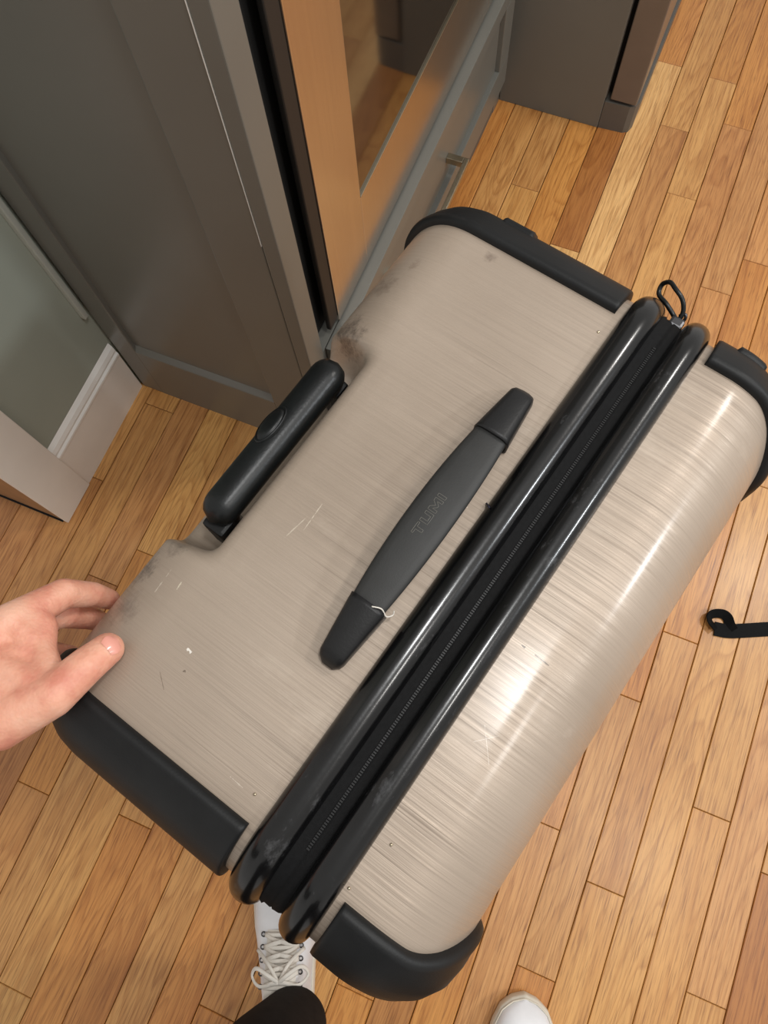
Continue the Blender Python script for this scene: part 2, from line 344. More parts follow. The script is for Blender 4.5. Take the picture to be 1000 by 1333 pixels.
# ------------------------------------------------------------------ wall with baseboard and door casing
WX = -0.7015
wall = box('wall_left', WX-0.163, WX-0.006, 0.135, 2.4, 0, 2.45, WALLP, None, 0); wall['kind'] = 'structure'
prof = [(WX-0.006, 0), (WX, 0), (WX, 0.112), (WX+0.0012, 0.117), (WX+0.0012, 0.121), (WX-0.001, 0.126), (WX-0.0005, 0.131), (WX-0.002, 0.140), (WX-0.0045, 0.146), (WX-0.006, 0.150)]
bb = prism('baseboard_left', prof[:3]+[(WX-0.006, 0.112)], 1, 0.2035, 0.406, TRIMP); bb['kind'] = 'structure'
prism('bead', [(WX-0.006, 0.112)]+prof[2:], 1, 0.2035, 0.406, BEADP, bb)
cs = box('trim_1', WX-0.006, WX+0.002, 0.1268, 0.2035, 0, 2.1, TRIMP, None, 0.0015); cs['kind'] = 'structure'
JAMB = simple('brown_jamb', (150, 112, 78), 0.45, var=0.08, scale=20)  # jamb face coloured brown, close to the floor tone
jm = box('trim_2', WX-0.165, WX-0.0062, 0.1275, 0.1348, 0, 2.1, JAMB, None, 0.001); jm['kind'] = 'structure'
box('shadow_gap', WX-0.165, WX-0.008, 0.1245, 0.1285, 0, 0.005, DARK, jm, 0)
SCR = simple('grey_scribe_paint', (178, 182, 174), 0.45, var=0.02)
sm = box('trim_3', WX-0.006, WX+0.004, 0.3945, 0.4035, 0.243, 2.3, SCR, None, 0.002); sm['kind'] = 'structure'

# ------------------------------------------------------------------ tall oven cabinet
CX = -0.316; CY = 0.408; FY = 1.2427
tc_ = empty('oven_cabinet', (CX-0.19, 0.82, 0), 0, 'tall grey-taupe cabinet with recessed end panel, housing the steel oven beside the wall', 'cabinet')
def rb(name, x0, x1, y0, y1, z0, z1, mat, root, parent=None, bev=0.0015, seg=2):
    """box given in world coordinates, stored in the local frame of its (unrotated) root"""
    l = root.location; o = box(name, x0-l.x, x1-l.x, y0-l.y, y1-l.y, z0-l.z, z1-l.z, mat, parent or root, bev, seg); return o
rb('carcass', WX+0.004, CX-0.003, CY+0.012, FY-0.001, 0.0, 0.302, PAINT, tc_, bev=0.0)
rb('carcass_back', WX+0.004, CX-0.24, CY+0.012, FY-0.001, 0.302, 2.3, PAINT, tc_, bev=0.0)
rb('carcass_side', CX-0.24, CX-0.003, CY+0.012, CY+0.022, 0.302, 2.3, PAINT, tc_, bev=0.0)
rb('carcass_top', CX-0.24, CX-0.003, CY+0.022, FY-0.001, 1.05, 2.3, PAINT, tc_, bev=0.0)
rb('end_panel', -0.66, -0.40, CY+0.008, CY+0.013, 0.14, 2.29, PAINT, tc_, bev=0.0)
rb('stile', WX+0.002, -0.6575, CY, CY+0.012, 0.0, 2.3, PAINT, tc_, bev=0.002)
rb('stile', -0.4072, -0.3368, CY, CY+0.012, 0.0, 2.3, PAINT, tc_, bev=0.002)
rb('corner_post', -0.3358, CX, CY-0.001, CY+0.034, 0.0, 2.3, PAINT, tc_, bev=0.0015)
rb('edge_highlight', -0.3367, -0.3360, CY-0.0014, CY+0.004, 0.575, 2.3, TRIMP, tc_, bev=0.0003)  # pale strip paints in the thin highlight along the bevelled edge
l = tc_.location
prism('rail', [(CY-l.y, 0), (CY+0.012-l.y, 0), (CY+0.012-l.y, 0.160), (CY+0.009-l.y, 0.160), (CY+0.001-l.y, 0.149), (CY-l.y, 0.147)], 0, -0.6578-l.x, -0.4070-l.x, PAINT, tc_)
rb('rail', -0.6578, -0.4070, CY, CY+0.012, 2.2, 2.3, PAINT, tc_)
# drawer below the oven: frame-and-panel front, proud of the carcass
DX0, DX1 = CX-0.002, -0.2985
Y0, Y1, Z0, Z1 = 0.452, 1.205, 0.085, 0.302
def db(name, x0, x1, y0, y1, z0, z1, mat, bev=0.0012): return rb(name, x0, x1, y0, y1, z0, z1, mat, tc_, tc_, bev)
front = db('drawer', DX0, DX1-0.009, Y0+0.01, Y1-0.01, Z0+0.01, Z1-0.001, PAINT, 0.0)
for nm, a in (('drawer_rail', (DX0, DX1, Y0, Y1, Z0, Z0+0.062)), ('drawer_rail', (DX0, DX1, Y0, Y1, Z1-0.03, Z1)), ('drawer_stile', (DX0, DX1, Y0, Y0+0.055, Z0+0.062, Z1-0.03)), ('drawer_stile', (DX0, DX1, Y1-0.05, Y1, Z0+0.062, Z1-0.03))):
    rb(nm, *a, PAINT, tc_, front, 0.0014)
# bar pull of the drawer
hy0, hy1, hz = 0.66, 0.915, 0.190
hb = rb('drawer_pull', -0.2790, -0.2700, hy0, hy1, hz-0.006, hz+0.006, SATIN, tc_, front, 0.0015)
rb('pull_post', DX1-0.0088, -0.2790, hy0, hy0+0.012, hz-0.006, hz+0.006, SATIN, tc_, front, 0.001)
rb('pull_post', DX1-0.0088, -0.2790, hy1-0.012, hy1, hz-0.006, hz+0.006, SATIN, tc_, front, 0.001)
rb('filler', CX-0.004, CX, Y1+0.002, FY-0.001, 0.0, 1.05, PAINT, tc_, None, 0.0008)
rb('plinth', CX-0.003, CX-0.001, 0.445, FY-0.002, 0, 0.083, KICK, tc_, None, 0.0)

# ------------------------------------------------------------------ built-in oven
ov = empty('built_in_oven', (CX-0.1, 0.82, 0.304), 0, 'stainless steel built-in oven with dark glass window above the grey drawer', 'oven')
rb('oven_body', CX-0.2, CX-0.02, 0.446, FY-0.01, 0.304, 1.04, DARK, ov, None, 0.0)
OYa, OYb = 0.4735, 1.216
rb('door_edge', CX-0.008, CX-0.0006, OYa, OYa+0.0235, 0.316, 1.03, STEELD, ov, None, 0.0025, 3)
gx = CX
# steel frame around the glass, four members
gy0, gy1, gz0, gz1 = 0.598, 1.10, 0.443, 0.93
def steel(nm, y0, y1, z0, z1): rb(nm, CX-0.018, CX+0.001, y0, y1, z0, z1, STEEL, ov, None, 0.001, 2)
steel('door_stile', OYa+0.0237, gy0, 0.307, 1.03); steel('door_stile', gy1, OYb, 0.307, 1.03)
steel('door_rail', gy0, gy1, 0.307, gz0); steel('door_rail', gy0, gy1, gz1, 1.03)
rb('window_bevel', CX-0.003, CX+0.0016, gy0, gy1, gz0-0.0012, gz0+0.0006, SATIN, ov, None, 0.0005)
rb('glass', CX-0.012, CX-0.0012, gy0-0.002, gy1+0.002, gz0-0.002, gz1+0.002, GLASS, ov, None, 0.0)

# ------------------------------------------------------------------ far cabinet with dishwasher
fc = empty('base_cabinet', (-0.23, 1.5, 0), 0, 'grey base cabinet end panel standing beyond the oven cabinet on the oak floor', 'cabinet')
rb('carcass', WX+0.01, -0.131, FY+0.008, 1.86, 0.0, 0.88, PAINT, fc, None, 0.0)
rb('end_panel', CX+0.0005, -0.1095, FY, FY+0.0075, 0.0, 0.88, PAINT, fc, None, 0.0012)
rb('edge_strip', -0.130, -0.1085, FY+0.0076, FY+0.02, 0.066, 0.88, KICK, fc, None, 0.001)
dw = empty('dishwasher', (-0.08, 1.55, 0), 0, 'bronze-toned dishwasher with projecting door and dark plinth at the far cabinet corner', 'dishwasher')
dp = rb('door', -0.1005, -0.050, FY+0.002, 1.85, 0.070, 0.87, DW, dw, None, 0.003, 3)
rb('tub', -0.130, -0.1008, FY+0.021, 1.85, 0.072, 0.86, DARK, dw, None, 0.0)
pl = [(-0.1085, FY+0.001), (-0.060, FY+0.004), (-0.050, FY+0.010), (-0.0455, FY+0.024), (-0.0445, 1.84), (-0.1085, 1.84)]
l = dw.location
prism('plinth', [(x-l.x, y-l.y) for x, y in pl], 2, 0.0, 0.063, KICK, dw)

# ------------------------------------------------------------------ suitcase
S = 0.735; ZB = 0.058; XH = 0.258; RE = 0.045; YH = 0.17
AZ = math.radians(76.447)
case = empty('suitcase', (-0.0454, 0.1395, 0), AZ, 'scuffed champagne hard-shell suitcase with black corner guards, standing upright on the oak floor', 'suitcase')
def arc(cy, cz, r, a0, a1, n): return [(cy+r*math.cos(math.radians(a0+(a1-a0)*i/n)), cz+r*math.sin(math.radians(a0+(a1-a0)*i/n))) for i in range(n+1)]
def crown(y):      # the front half domes gently
    return 0.0050*max(0, (-0.078-y)/0.1)**3 if y < -0.078 else 0.0012*max(0, (y+0.02)/0.13)**2
def shell_profile(side, notch=False):
    RB, RF = 0.055, 0.062
    if side > 0:
        top = [(-0.036+i*(0.108+0.036)/12, S) for i in range(13)]
        if not notch: sec = [(0.108, S)] + arc(YH-RB, S-RB, RB, 90, 0, 16) + [(YH, S-0.10)]
        else: sec = [(0.108, S)] + arc(0.108, S-0.012, 0.012, 90, 0, 8) + [(0.120, S-0.05)] + arc(0.130, S-0.05, 0.010, 180, 270, 5) + [(0.150, S-0.06)] + arc(0.155, S-0.075, 0.015, 90, 0, 6) + [(YH, S-0.10)]
        sec = resample(sec, 44)
        rest = [(YH, S-0.10-i*(S-0.10-ZB-0.05)/8) for i in range(1, 9)] + arc(YH-0.05, ZB+0.05, 0.05, 0, -90, 8)[1:] + [(-0.036, ZB)]
    else:
        yr = -0.070
        top = [(yr-i*(YH-RF+yr)/8, S) for i in range(9)]
        sec = resample(arc(-YH+RF, S-RF, RF, 90, 180, 24) + [(-YH, S-0.10)], 34)[1:]
        rest = [(-YH, S-0.10-i*(S-0.10-ZB-0.05)/8) for i in range(1, 9)] + arc(-YH+0.05, ZB+0.05, 0.05, 180, 270, 8)[1:] + [(yr, ZB)]
    P = top + (sec[1:] if side > 0 else sec) + rest
    return [(y, z - (crown(y) if z > S-0.09 else 0)) for y, z in P]
def normals(P):
    out = []
    for i in range(len(P)):
        a = P[max(i-1, 0)]; b = P[min(i+1, len(P)-1)]; t = (b[0]-a[0], b[1]-a[1]); L = math.hypot(*t) or 1; out.append((-t[1]/L, t[0]/L))
    return out
def shell(side):
    P0 = shell_profile(side); P1 = shell_profile(side, True); Nn = normals(P0)
    if side > 0: Nn = [(-a, -b) if (b*0+1) and ((i < 5 and b < 0)) else (a, b) for i, (a, b) in enumerate(Nn)]
    sgn = 1 if Nn[3][1] > 0 else -1
    Nn = [(a*sgn, b*sgn) for a, b in Nn]; Nn[0] = (0, 1); Nn[-1] = (0, -1)
    st = []
    for k in range(8, 0, -1): th = PI/2*k/8; st.append((-(XH-RE)-RE*math.sin(th), RE*(1-math.cos(th))))
    x = -(XH-RE); xs = set()
    for k in range(41): xs.add(round(-(XH-RE)+2*(XH-RE)*k/40, 5))
    if side > 0:
        for e in (-0.099, 0.089):
            for k in range(-9, 10): xs.add(round(e+k*0.0018, 5))
    for x in sorted(xs): st.append((x, 0))
    for k in range(1, 9): th = PI/2*k/8; st.append(((XH-RE)+RE*math.sin(th), RE*(1-math.cos(th))))
    V, F = [], []; n = len(P0)
    for x, d in st:
        w = smoothstep(-0.110, -0.089, x)*(1-smoothstep(0.079, 0.100, x)) if side > 0 else 0
        for (a, b, nn) in zip(P0, P1, Nn):
            y = a[0]+(b[0]-a[0])*w; z = a[1]+(b[1]-a[1])*w; V.append((x, y-nn[0]*d, z-nn[1]*d))
    for i in range(len(st)-1):
        for j in range(n-1): F.append([i*n+j, i*n+j+1, (i+1)*n+j+1, (i+1)*n+j])
    F += [list(range(n)), list(range((len(st)-1)*n, len(st)*n))[::-1]]
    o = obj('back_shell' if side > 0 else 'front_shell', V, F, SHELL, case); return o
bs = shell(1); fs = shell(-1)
def ring_path(off=0.0, r=None, n=10):
    """outline of the case in the x-z plane with outward normals"""
    r = r or RE; out = []
    X, T, B = XH-r, S-r, ZB+r
    def cn(cx, cz, a0):
        for k in range(n+1): a = math.radians(a0-90*k/n); out.append((cx+(r+off)*math.cos(a), cz+(r+off)*math.sin(a), math.cos(a), math.sin(a)))
    cn(-X, T, 180);
    for k in range(1, 12): out.append((-X+2*X*k/12, S+off, 0, 1))
    cn(X, T, 90)
    for k in range(1, 8): out.append((XH+off, T+(B-T)*k/8, 1, 0))
    cn(X, B, 0); cn(-X, B, -90)
    for k in range(1, 8): out.append((-XH-off, B+(T-B)*k/8, -1, 0))
    return out
def ring(name, sec, mat, parent=case, r=None):
    """sweep an open section (y, height) round the case"""
    path = ring_path(0, r); V, F = [], []; n = len(sec); m = len(path)
    for x, z, nx, nz in path:
        for y, h in sec: V.append((x+nx*h, y, z+nz*h))
    for i in range(m):
        for j in range(n-1): k = (i+1) % m; F.append([i*n+j, i*n+j+1, k*n+j+1, k*n+j])
    return obj(name, V, F, mat, parent)
def bead_sec(y0, y1, h, base=-0.004, n=14):
    return [((y0+y1)/2+(y1-y0)/2*math.cos(PI*k/n), base+(h-base)*math.sin(PI*k/n)**0.75) for k in range(n+1)]
b1 = ring('piping', bead_sec(-0.0452, -0.0195, 0.0110), GLOSSB); b2 = ring('piping', bead_sec(-0.0838, -0.0607, 0.0105), GLOSSB)
ring('zipper_tape', [(-0.0415, 0.001), (-0.0462, 0.0028), (-0.0472, 0.0014), (-0.0520, 0.0016), (-0.0530, 0.0006), (-0.0540, 0.0016), (-0.0588, 0.0010), (-0.0640, -0.002)], TAPE)
# zipper teeth, too small to pick apart: one part
bm = bmesh.new()
path = ring_path(0.0006); 
for k in range(235):
    x = -0.21+0.42*k/234
    box_bm(bm, x-0.00055, x+0.00055, -0.0541, -0.0519, S-0.0008, S+0.0022)
o = bm_obj('zipper_teeth', bm, TOOTH, case); o['kind'] = 'stuff'
# zip slider with ring puller at the far end
sl = Vector((0.247, -0.0555, S-0.012))
bm = bmesh.new(); box_bm(bm, 0.2445, 0.2535, -0.0605, -0.0495, S-0.030, S-0.012, 0.002)
zs = bm_obj('zip_slider', bm, METAL, case)
loop = [(0.2535, -0.0550, S-0.020), (0.2600, -0.0545, S-0.014), (0.2650, -0.0490, S-0.008), (0.2690, -0.0400, S-0.006), (0.2740, -0.0335, S-0.009), (0.2740, -0.0290, S-0.016), (0.2680, -0.0310, S-0.020), (0.2630, -0.0400, S-0.019), (0.2590, -0.0500, S-0.022)]
V, F = tube(spline(loop+[loop[0]], 48)[:-1], 0.0019, 8, True); obj('puller_ring', V, F, TELE, zs)
V, F = tube(spline([(0.2535, -0.056, S-0.021), (0.2575, -0.0585, S-0.018), (0.2600, -0.0570, S-0.015), (0.2585, -0.0535, S-0.018)], 14), 0.0013, 8); obj('slider_bridge', V, F, METAL, zs)

# corner guards follow the shell profile over the end fillet
def guard(side, end, bottom=False):
    P = shell_profile(side)
    if bottom: P = [(y, S+ZB-z) for y, z in P] if False else P[::-1]
    Nn = normals(P); k = 1 if (Nn[3][1] > 0) == (not bottom) else -1
    Nn = [(a*k, b*k) for a, b in Nn]; Nn[0] = (0, -1 if bottom else 1); Nn[-1] = (0, 1 if bottom else -1)
    # start a little away from the piping, run over the corner and down
    ystart = -0.0145 if side > 0 else -0.0885
    # dense resample of path with normals
    L = 0; dense = []
    for i in range(len(P)-1):
        d = math.hypot(P[i+1][0]-P[i][0], P[i+1][1]-P[i][1]); m = max(1, int(d/0.0018))
        for q in range(m):
            t = q/m; n = (Nn[i][0]*(1-t)+Nn[i+1][0]*t, Nn[i][1]*(1-t)+Nn[i+1][1]*t); ll = math.hypot(*n) or 1
            dense.append((P[i][0]+(P[i+1][0]-P[i][0])*t, P[i][1]+(P[i+1][1]-P[i][1])*t, n[0]/ll, n[1]/ll, L+d*t))
        L += d
    s0 = next(d[4] for d in dense if (d[0] >= ystart if side > 0 else d[0] <= ystart))
    s1 = s0 + (0.260 if side > 0 else 0.150)
    dense = [d for d in dense if s0 <= d[4] <= s1]
    w00 = RE*math.asin((0.2205-(XH-RE))/RE); T = 0.0072; th0 = w00/RE
    secs = []      # (fraction across, thickness, side drop)
    for f, t in ((0, -0.0015), (0.004, 0.45), (0.03, 0.86), (0.075, 1.0), (0.11, 0.97), (0.16, 0.9), (0.25, 0.92), (0.4, 1), (0.55, 1), (0.7, 1), (0.85, 1), (1, 1)): secs.append((f, t*T if t > 0 else t, 0))
    for dr_, t in ((0.006, 1), (0.010, 0.95), (0.0125, 0.6), (0.0128, -0.2)): secs.append((1.0, t*T, dr_))
    V, F = [], []; n = len(secs); ends = []
    # end rows dip into the shell so that the guard has thickness
    rows = [(dense[0], -0.002)] + [(dense[0], 0.55), (dense[0], 0.9)] + [(d, 1.0) for d in dense[1:-1]] + [(dense[-1], 0.9), (dense[-1], 0.5), (dense[-1], -0.002)]
    for q, (d, kx) in enumerate(rows):
        sh = 0.0
        wide = 0.033*smoothstep(0.045, 0.125, d[4]-s0) if side < 0 else 0.012*smoothstep(0.15, 0.24, d[4]-s0)
        w0 = w00-wide
        for f, t, drp in secs:
            tt = t*kx if kx > 0 else -0.0015
            w = w0+f*(RE*PI/2-w0); th = max(0.0, w/RE)
            x = (XH-RE)+(RE+tt)*math.sin(th)+min(0.0, w); ins = RE-(RE+tt)*math.cos(th)+drp
            V.append((end*x, d[0]-d[2]*ins, d[1]-d[3]*ins))
    for i in range(len(rows)-1):
        for j in range(n-1): F.append([i*n+j, i*n+j+1, (i+1)*n+j+1, (i+1)*n+j])
    g = obj('corner_guard', V, F, RUBBER, case)
    if not bottom and end > 0:     # moulded pad on the outside of the guard
        sm_ = s0 + (0.105 if side > 0 else 0.030)
        mid = [d for d in dense if sm_-0.016 <= d[4] <= sm_+0.016]; Vp, Fp = [], []
        ss = [(0.45, 0.0060), (0.47, 0.0094), (0.55, 0.0104), (0.75, 0.0104), (0.92, 0.0104), (0.96, 0.0094), (0.98, 0.006)]
        rr = [(mid[0], 0)] + [(d, 1) for d in mid[1:-1]] + [(mid[-1], 0)]
        for d, kk in rr:
            for f, t in ss:
                tt = 0.006+(t-0.006)*kk; th = th0+(PI/2-th0)*f
                Vp.append((end*((XH-RE)+(RE+tt)*math.sin(th)), d[0]-d[2]*(RE-(RE+tt)*math.cos(th)), d[1]-d[3]*(RE-(RE+tt)*math.cos(th))))
        for i in range(len(rr)-1):
            for j in range(len(ss)-1): Fp.append([i*7+j, i*7+j+1, (i+1)*7+j+1, (i+1)*7+j])
        obj('guard_pad', Vp, Fp, RUBBER, g)
    return g
for side in (1, -1):
    for end in (1, -1):
        guard(side, end); guard(side, end, True)
# four wheels
for sx in (-1, 1):
    for sy in (-1, 1):
        cx_, cy_ = sx*0.205, sy*0.118-0.0
        V, F = tube([(cx_, cy_-0.013, 0.028), (cx_, cy_-0.011, 0.028), (cx_, cy_+0.011, 0.028), (cx_, cy_+0.013, 0.028)], [0.022, 0.028, 0.028, 0.022], 24); w = obj('wheel', V, F, WHEEL, case, False)
        box('wheel_fork', cx_-0.016, cx_+0.016, cy_-0.019, cy_+0.019, 0.038, ZB+0.004, RUBBER, case, 0.004)
# carry handle on the top
HX0, HX1, HY = -0.1145, 0.1255, 0.0045
hc = (HX0+HX1)/2; hl = (HX1-HX0)/2
def arch(x):  # height of the strap centre over the shell
    t = (x-hc)/hl; return 0.0105 + 0.0105*max(0, 1-t*t)
V, F = [], []; n = 44; sg = 16
for i in range(n+1):
    x = hc-0.086+0.172*i/n; t = (x-hc)/0.086
    hw = 0.0102 + 0.0058*(1-t*t)**0.8; th = 0.0038
    for q in range(sg):
        a = 2*PI*q/sg; ca, sa = math.cos(a), math.sin(a)
        V.append((x, HY+hw*math.copysign(abs(ca)**0.6, ca), S+arch(x)+th*math.copysign(abs(sa)**0.7, sa)))
for i in range(n):
    for q in range(sg): F.append([i*sg+q, i*sg+(q+1) % sg, (i+1)*sg+(q+1) % sg, (i+1)*sg+q])
F += [list(range(sg))[::-1], [n*sg+q for q in range(sg)]]
grip = obj('carry_handle', V, F, HANDLEB, case); grip['label'] = 'charcoal rubber strap of the carry handle with worn raised lettering'
for e in (-1, 1):
    V, F = [], []; sg = 20; rows = []
    # from the tip (low, narrow) to the open end (high, wide)
    for k in range(15):
        t = k/14; s = 0.048*t; xx = hl-s
        hw = (0.0088+0.0052*t)*min(1, math.sin(min(1, (t+0.03)/0.16)*PI/2)**0.6)
        top = (0.0115+0.0110*t**0.8)*min(1, math.sin(min(1, (t+0.03)/0.2)*PI/2)**0.7) + 0.0015
        rows.append((xx, hw, top))
    rows.append((rows[-1][0], rows[-1][1]-0.0016, rows[-1][2]-0.0016))
    rows.append((rows[-1][0]+0.006, rows[-1][1]-0.0002, rows[-1][2]-0.0016))
    for xx, hw, top in rows:
        zc = top/2; 
        for q in range(sg):
            a = 2*PI*q/sg; ca, sa = math.cos(a), math.sin(a)
            V.append((hc+e*xx, HY+hw*math.copysign(abs(ca)**0.5, ca), S-0.0006+zc+(top/2+0.0005)*math.copysign(abs(sa)**0.55, sa)))
    for i in range(len(rows)-1):
        for q in range(sg): F.append([i*sg+q, i*sg+(q+1) % sg, (i+1)*sg+(q+1) % sg, (i+1)*sg+q])
    F += [list(range(sg))[::-1], [(len(rows)-1)*sg+q for q in range(sg)]]
    obj('handle_cap', V, F, CAPB, case)
# loose white thread at the near cap, worn lettering on the strap
V, F = tube(spline([(hc-0.0735, HY-0.004, S+0.0245), (hc-0.071, HY-0.010, S+0.0230), (hc-0.0725, HY-0.0145, S+0.017), (hc-0.069, HY-0.0170, S+0.014), (hc-0.0665, HY-0.0165, S+0.016)], 24), 0.0005, 6); obj('loose_thread', V, F, LACE, grip)
def letters():
    """outlines of the four worn letters T U M I, x to the right, y up, height 1"""
    Tt = [(0,1),(0.95,1),(0.95,0.78),(0.60,0.78),(0.60,0),(0.36,0),(0.36,0.78),(0,0.78)]
    U = [(0,1),(0.24,1),(0.24,0.22),(0.66,0.22),(0.66,1),(0.90,1),(0.90,0),(0,0)]
    M = [(0,0),(0,1),(0.28,1),(0.55,0.5),(0.82,1),(1.10,1),(1.10,0),(0.88,0),(0.88,0.62),(0.62,0.2),(0.48,0.2),(0.22,0.62),(0.22,0)]
    I = [(0,0),(0,1),(0.24,1),(0.24,0)]
    return [(Tt, 0.0), (U, 1.12), (M, 2.20), (I, 3.48)]
parts = []; H_ = 0.0088
for L_, xo in letters():
    pts = []
    for (a, b), (c, d) in zip(L_, L_[1:]+L_[:1]):
        m = 5
        for q in range(m): pts.append((a+(c-a)*q/m, b+(d-b)*q/m))
    P3 = []
    for a, b in pts:
        x = -0.0125+(a+xo)*H_; y = HY-0.0020+b*H_*0.72; P3.append((x, y, S+arch(x)+0.0038-0.00005))
    parts.append(tube(P3, 0.00024, 5, True))
V, F = merge(parts); obj('lettering', V, F, EMB, grip)
# pull-out handle in its notch
V, F = [], []; sg = 24; n = 40; TX0, TX1, TY = -0.0815, 0.0735, 0.1385
for i in range(n+1):
    s = i/n; x = TX0+(TX1-TX0)*s; e = min(s, 1-s)*(TX1-TX0); k = 1 if e > 0.016 else math.sqrt(max(0.0, 1-((0.016-e)/0.016)**2))*0.93+0.07
    for q in range(sg):
        a = 2*PI*q/sg; ca, sa = math.cos(a), math.sin(a)
        V.append((x, TY+0.0138*k*math.copysign(abs(ca)**0.85, ca), S-0.0130+0.0130*k*math.copysign(abs(sa)**0.85, sa)))
for i in range(n):
    for q in range(sg): F.append([i*sg+q, i*sg+(q+1) % sg, (i+1)*sg+(q+1) % sg, (i+1)*sg+q])
F += [list(range(sg))[::-1], [n*sg+q for q in range(sg)]]
th = obj('pull_handle', V, F, TELE, case); th['label'] = 'black pull-out handle lying in the notch of the back edge'
V, F = [], []; sg = 28; prof_ = [(1.16, -0.004), (1.16, 0.0006), (1.08, 0.0016), (1.0, 0.0004), (0.94, 0.0016), (0.82, 0.0026), (0.5, 0.0032), (0.05, 0.0034)]
tl = math.radians(24)
for k, h in prof_:
    for q in range(sg):
        a = 2*PI*q/sg; dy = 0.0072*k*math.sin(a)
        V.append((0.0010+0.0150*k*math.cos(a), TY+0.0058+dy*math.cos(tl)+h*math.sin(tl), S-0.0016-dy*math.sin(tl)+h*math.cos(tl)))
for i in range(len(prof_)-1):
    for q in range(sg): F.append([i*sg+q, i*sg+(q+1) % sg, (i+1)*sg+(q+1) % sg, (i+1)*sg+q])
F.append([(len(prof_)-1)*sg+q for q in range(sg)])
obj('release_button', V, F, TELE, th)
for x in (TX0+0.014, TX1-0.014):
    V, F = tube([(x, TY, S-0.060), (x, TY, S-0.020)], 0.0075, 12); obj('handle_rod', V, F, METAL, case)
box('handle_collar', TX0-0.004, TX0+0.012, TY-0.012, TY+0.008, S-0.062, S-0.020, RUBBER, case, 0.003)
box('handle_collar', TX1-0.020, TX1-0.004, TY-0.012, TY+0.008, S-0.062, S-0.026, RUBBER, case, 0.003)
V, F = tube(spline([(0.040, -0.0185, S+0.0006), (0.0385, -0.0200, S+0.004), (0.036, -0.0225, S+0.009)], 8), 0.0007, 6); obj('lint', V, F, simple('dark_blue_lint', (30, 28, 48), 0.8), case)
# small rivets near the piping
for x, y in ((-0.205, -0.006), (-0.213, -0.0865), (-0.178, -0.093), (0.20, -0.012)):
    V, F = tube([(x, y, S-0.001), (x, y, S+0.0006), (x, y, S+0.0010)], [0.0011, 0.0010, 0.0006], 10); obj('rivet', V, F, SATIN, case)

# ------------------------------------------------------------------ person: hand on the case, trouser legs and shoes
person = empty('person', (0.10, -0.42, 0), 0, 'person in black trousers and white sneakers, one hand gripping the suitcase corner', 'person')
pl_ = person.location
cz, sz = math.cos(AZ), math.sin(AZ)
def L2P(p):      # suitcase frame -> person frame
    return Vector((-0.0454+p[0]*cz-p[1]*sz-pl_.x, 0.1395+p[0]*sz+p[1]*cz-pl_.y, p[2]))
K = dict(t_tip=(-0.1905, 0.1290, 0.7440), t_ip=(-0.2060, 0.1300, 0.7520), t_mcp=(-0.2315, 0.1325, 0.7580), t_cmc=(-0.264, 0.1520, 0.754), wr=(-0.300, 0.218, 0.768),
         i_mcp=(-0.2150, 0.1925, 0.748), i_pip=(-0.1825, 0.1890, 0.724), i_dip=(-0.1730, 0.1835, 0.698), i_tip=(-0.1700, 0.1790, 0.680),
         m_mcp=(-0.2320, 0.2010, 0.730), m_pip=(-0.1985, 0.1935, 0.700), m_dip=(-0.1900, 0.1850, 0.672), m_tip=(-0.1885, 0.1800, 0.654),
         r_mcp=(-0.2520, 0.2080, 0.708), r_pip=(-0.2320, 0.2000, 0.676), r_dip=(-0.2250, 0.1900, 0.650), r_tip=(-0.2220, 0.1840, 0.634),
         p_mcp=(-0.2680, 0.2100, 0.692), p_pip=(-0.2530, 0.2030, 0.662), p_dip=(-0.2460, 0.1920, 0.642), p_tip=(-0.2430, 0.1850, 0.628))
K = {k: L2P(v) for k, v in K.items()}
def mid(a, b, t=0.5): return K[a].lerp(K[b], t)
caps = []
def chain(names, rads):
    for a, b, r0, r1 in zip(names, names[1:], rads, rads[1:]): caps.append((K[a], r0, K[b], r1))
chain(('i_mcp', 'i_pip', 'i_dip', 'i_tip'), (0.0138, 0.0110, 0.0094, 0.0080))
chain(('m_mcp', 'm_pip', 'm_dip', 'm_tip'), (0.0125, 0.0104, 0.0090, 0.0078))
chain(('r_mcp', 'r_pip', 'r_dip', 'r_tip'), (0.0120, 0.0098, 0.0085, 0.0074))
chain(('p_mcp', 'p_pip', 'p_dip', 'p_tip'), (0.0110, 0.0086, 0.0075, 0.0066))
chain(('t_tip', 't_ip', 't_mcp', 't_cmc'), (0.0110, 0.0124, 0.0144, 0.0195))
for k, r in (('i_mcp', 0.0130), ('m_mcp', 0.0130), ('r_mcp', 0.0125), ('p_mcp', 0.0115)): caps.append((K[k], r, K['wr'], 0.0230))
caps.append((K['t_cmc'], 0.0190, K['wr'], 0.0240)); caps.append((K['t_mcp'], 0.0110, K['i_mcp'].lerp(K['wr'], 0.35), 0.0125))
caps.append((K['t_mcp'].lerp(K['t_cmc'], 0.5), 0.0140, K['i_mcp'].lerp(K['wr'], 0.5), 0.0150)); caps.append((K['t_cmc'], 0.0180, K['p_mcp'].lerp(K['wr'], 0.4), 0.0150))
W1 = L2P((-0.2165, 0.1640, 0.746)); W2 = L2P((-0.2060, 0.1760, 0.741))
caps.append((K['t_mcp'], 0.0120, W1, 0.0095)); caps.append((W1, 0.0095, W2, 0.0098)); caps.append((W2, 0.0098, K['i_mcp'].lerp(K['i_pip'], 0.35), 0.0120))
for q in (W1, W2): caps.append((q, 0.0098, K['wr'], 0.0220)); caps.append((q, 0.0095, K['i_mcp'], 0.0130)); caps.append((q, 0.0098, K['t_cmc'], 0.0170))
elbow = Vector((-0.50, -0.36, 0.96)) - pl_
wr2 = K['wr'].lerp(elbow, 0.28)
caps.append((K['wr'], 0.0240, wr2, 0.0300)); caps.append((wr2, 0.0300, elbow, 0.0420))
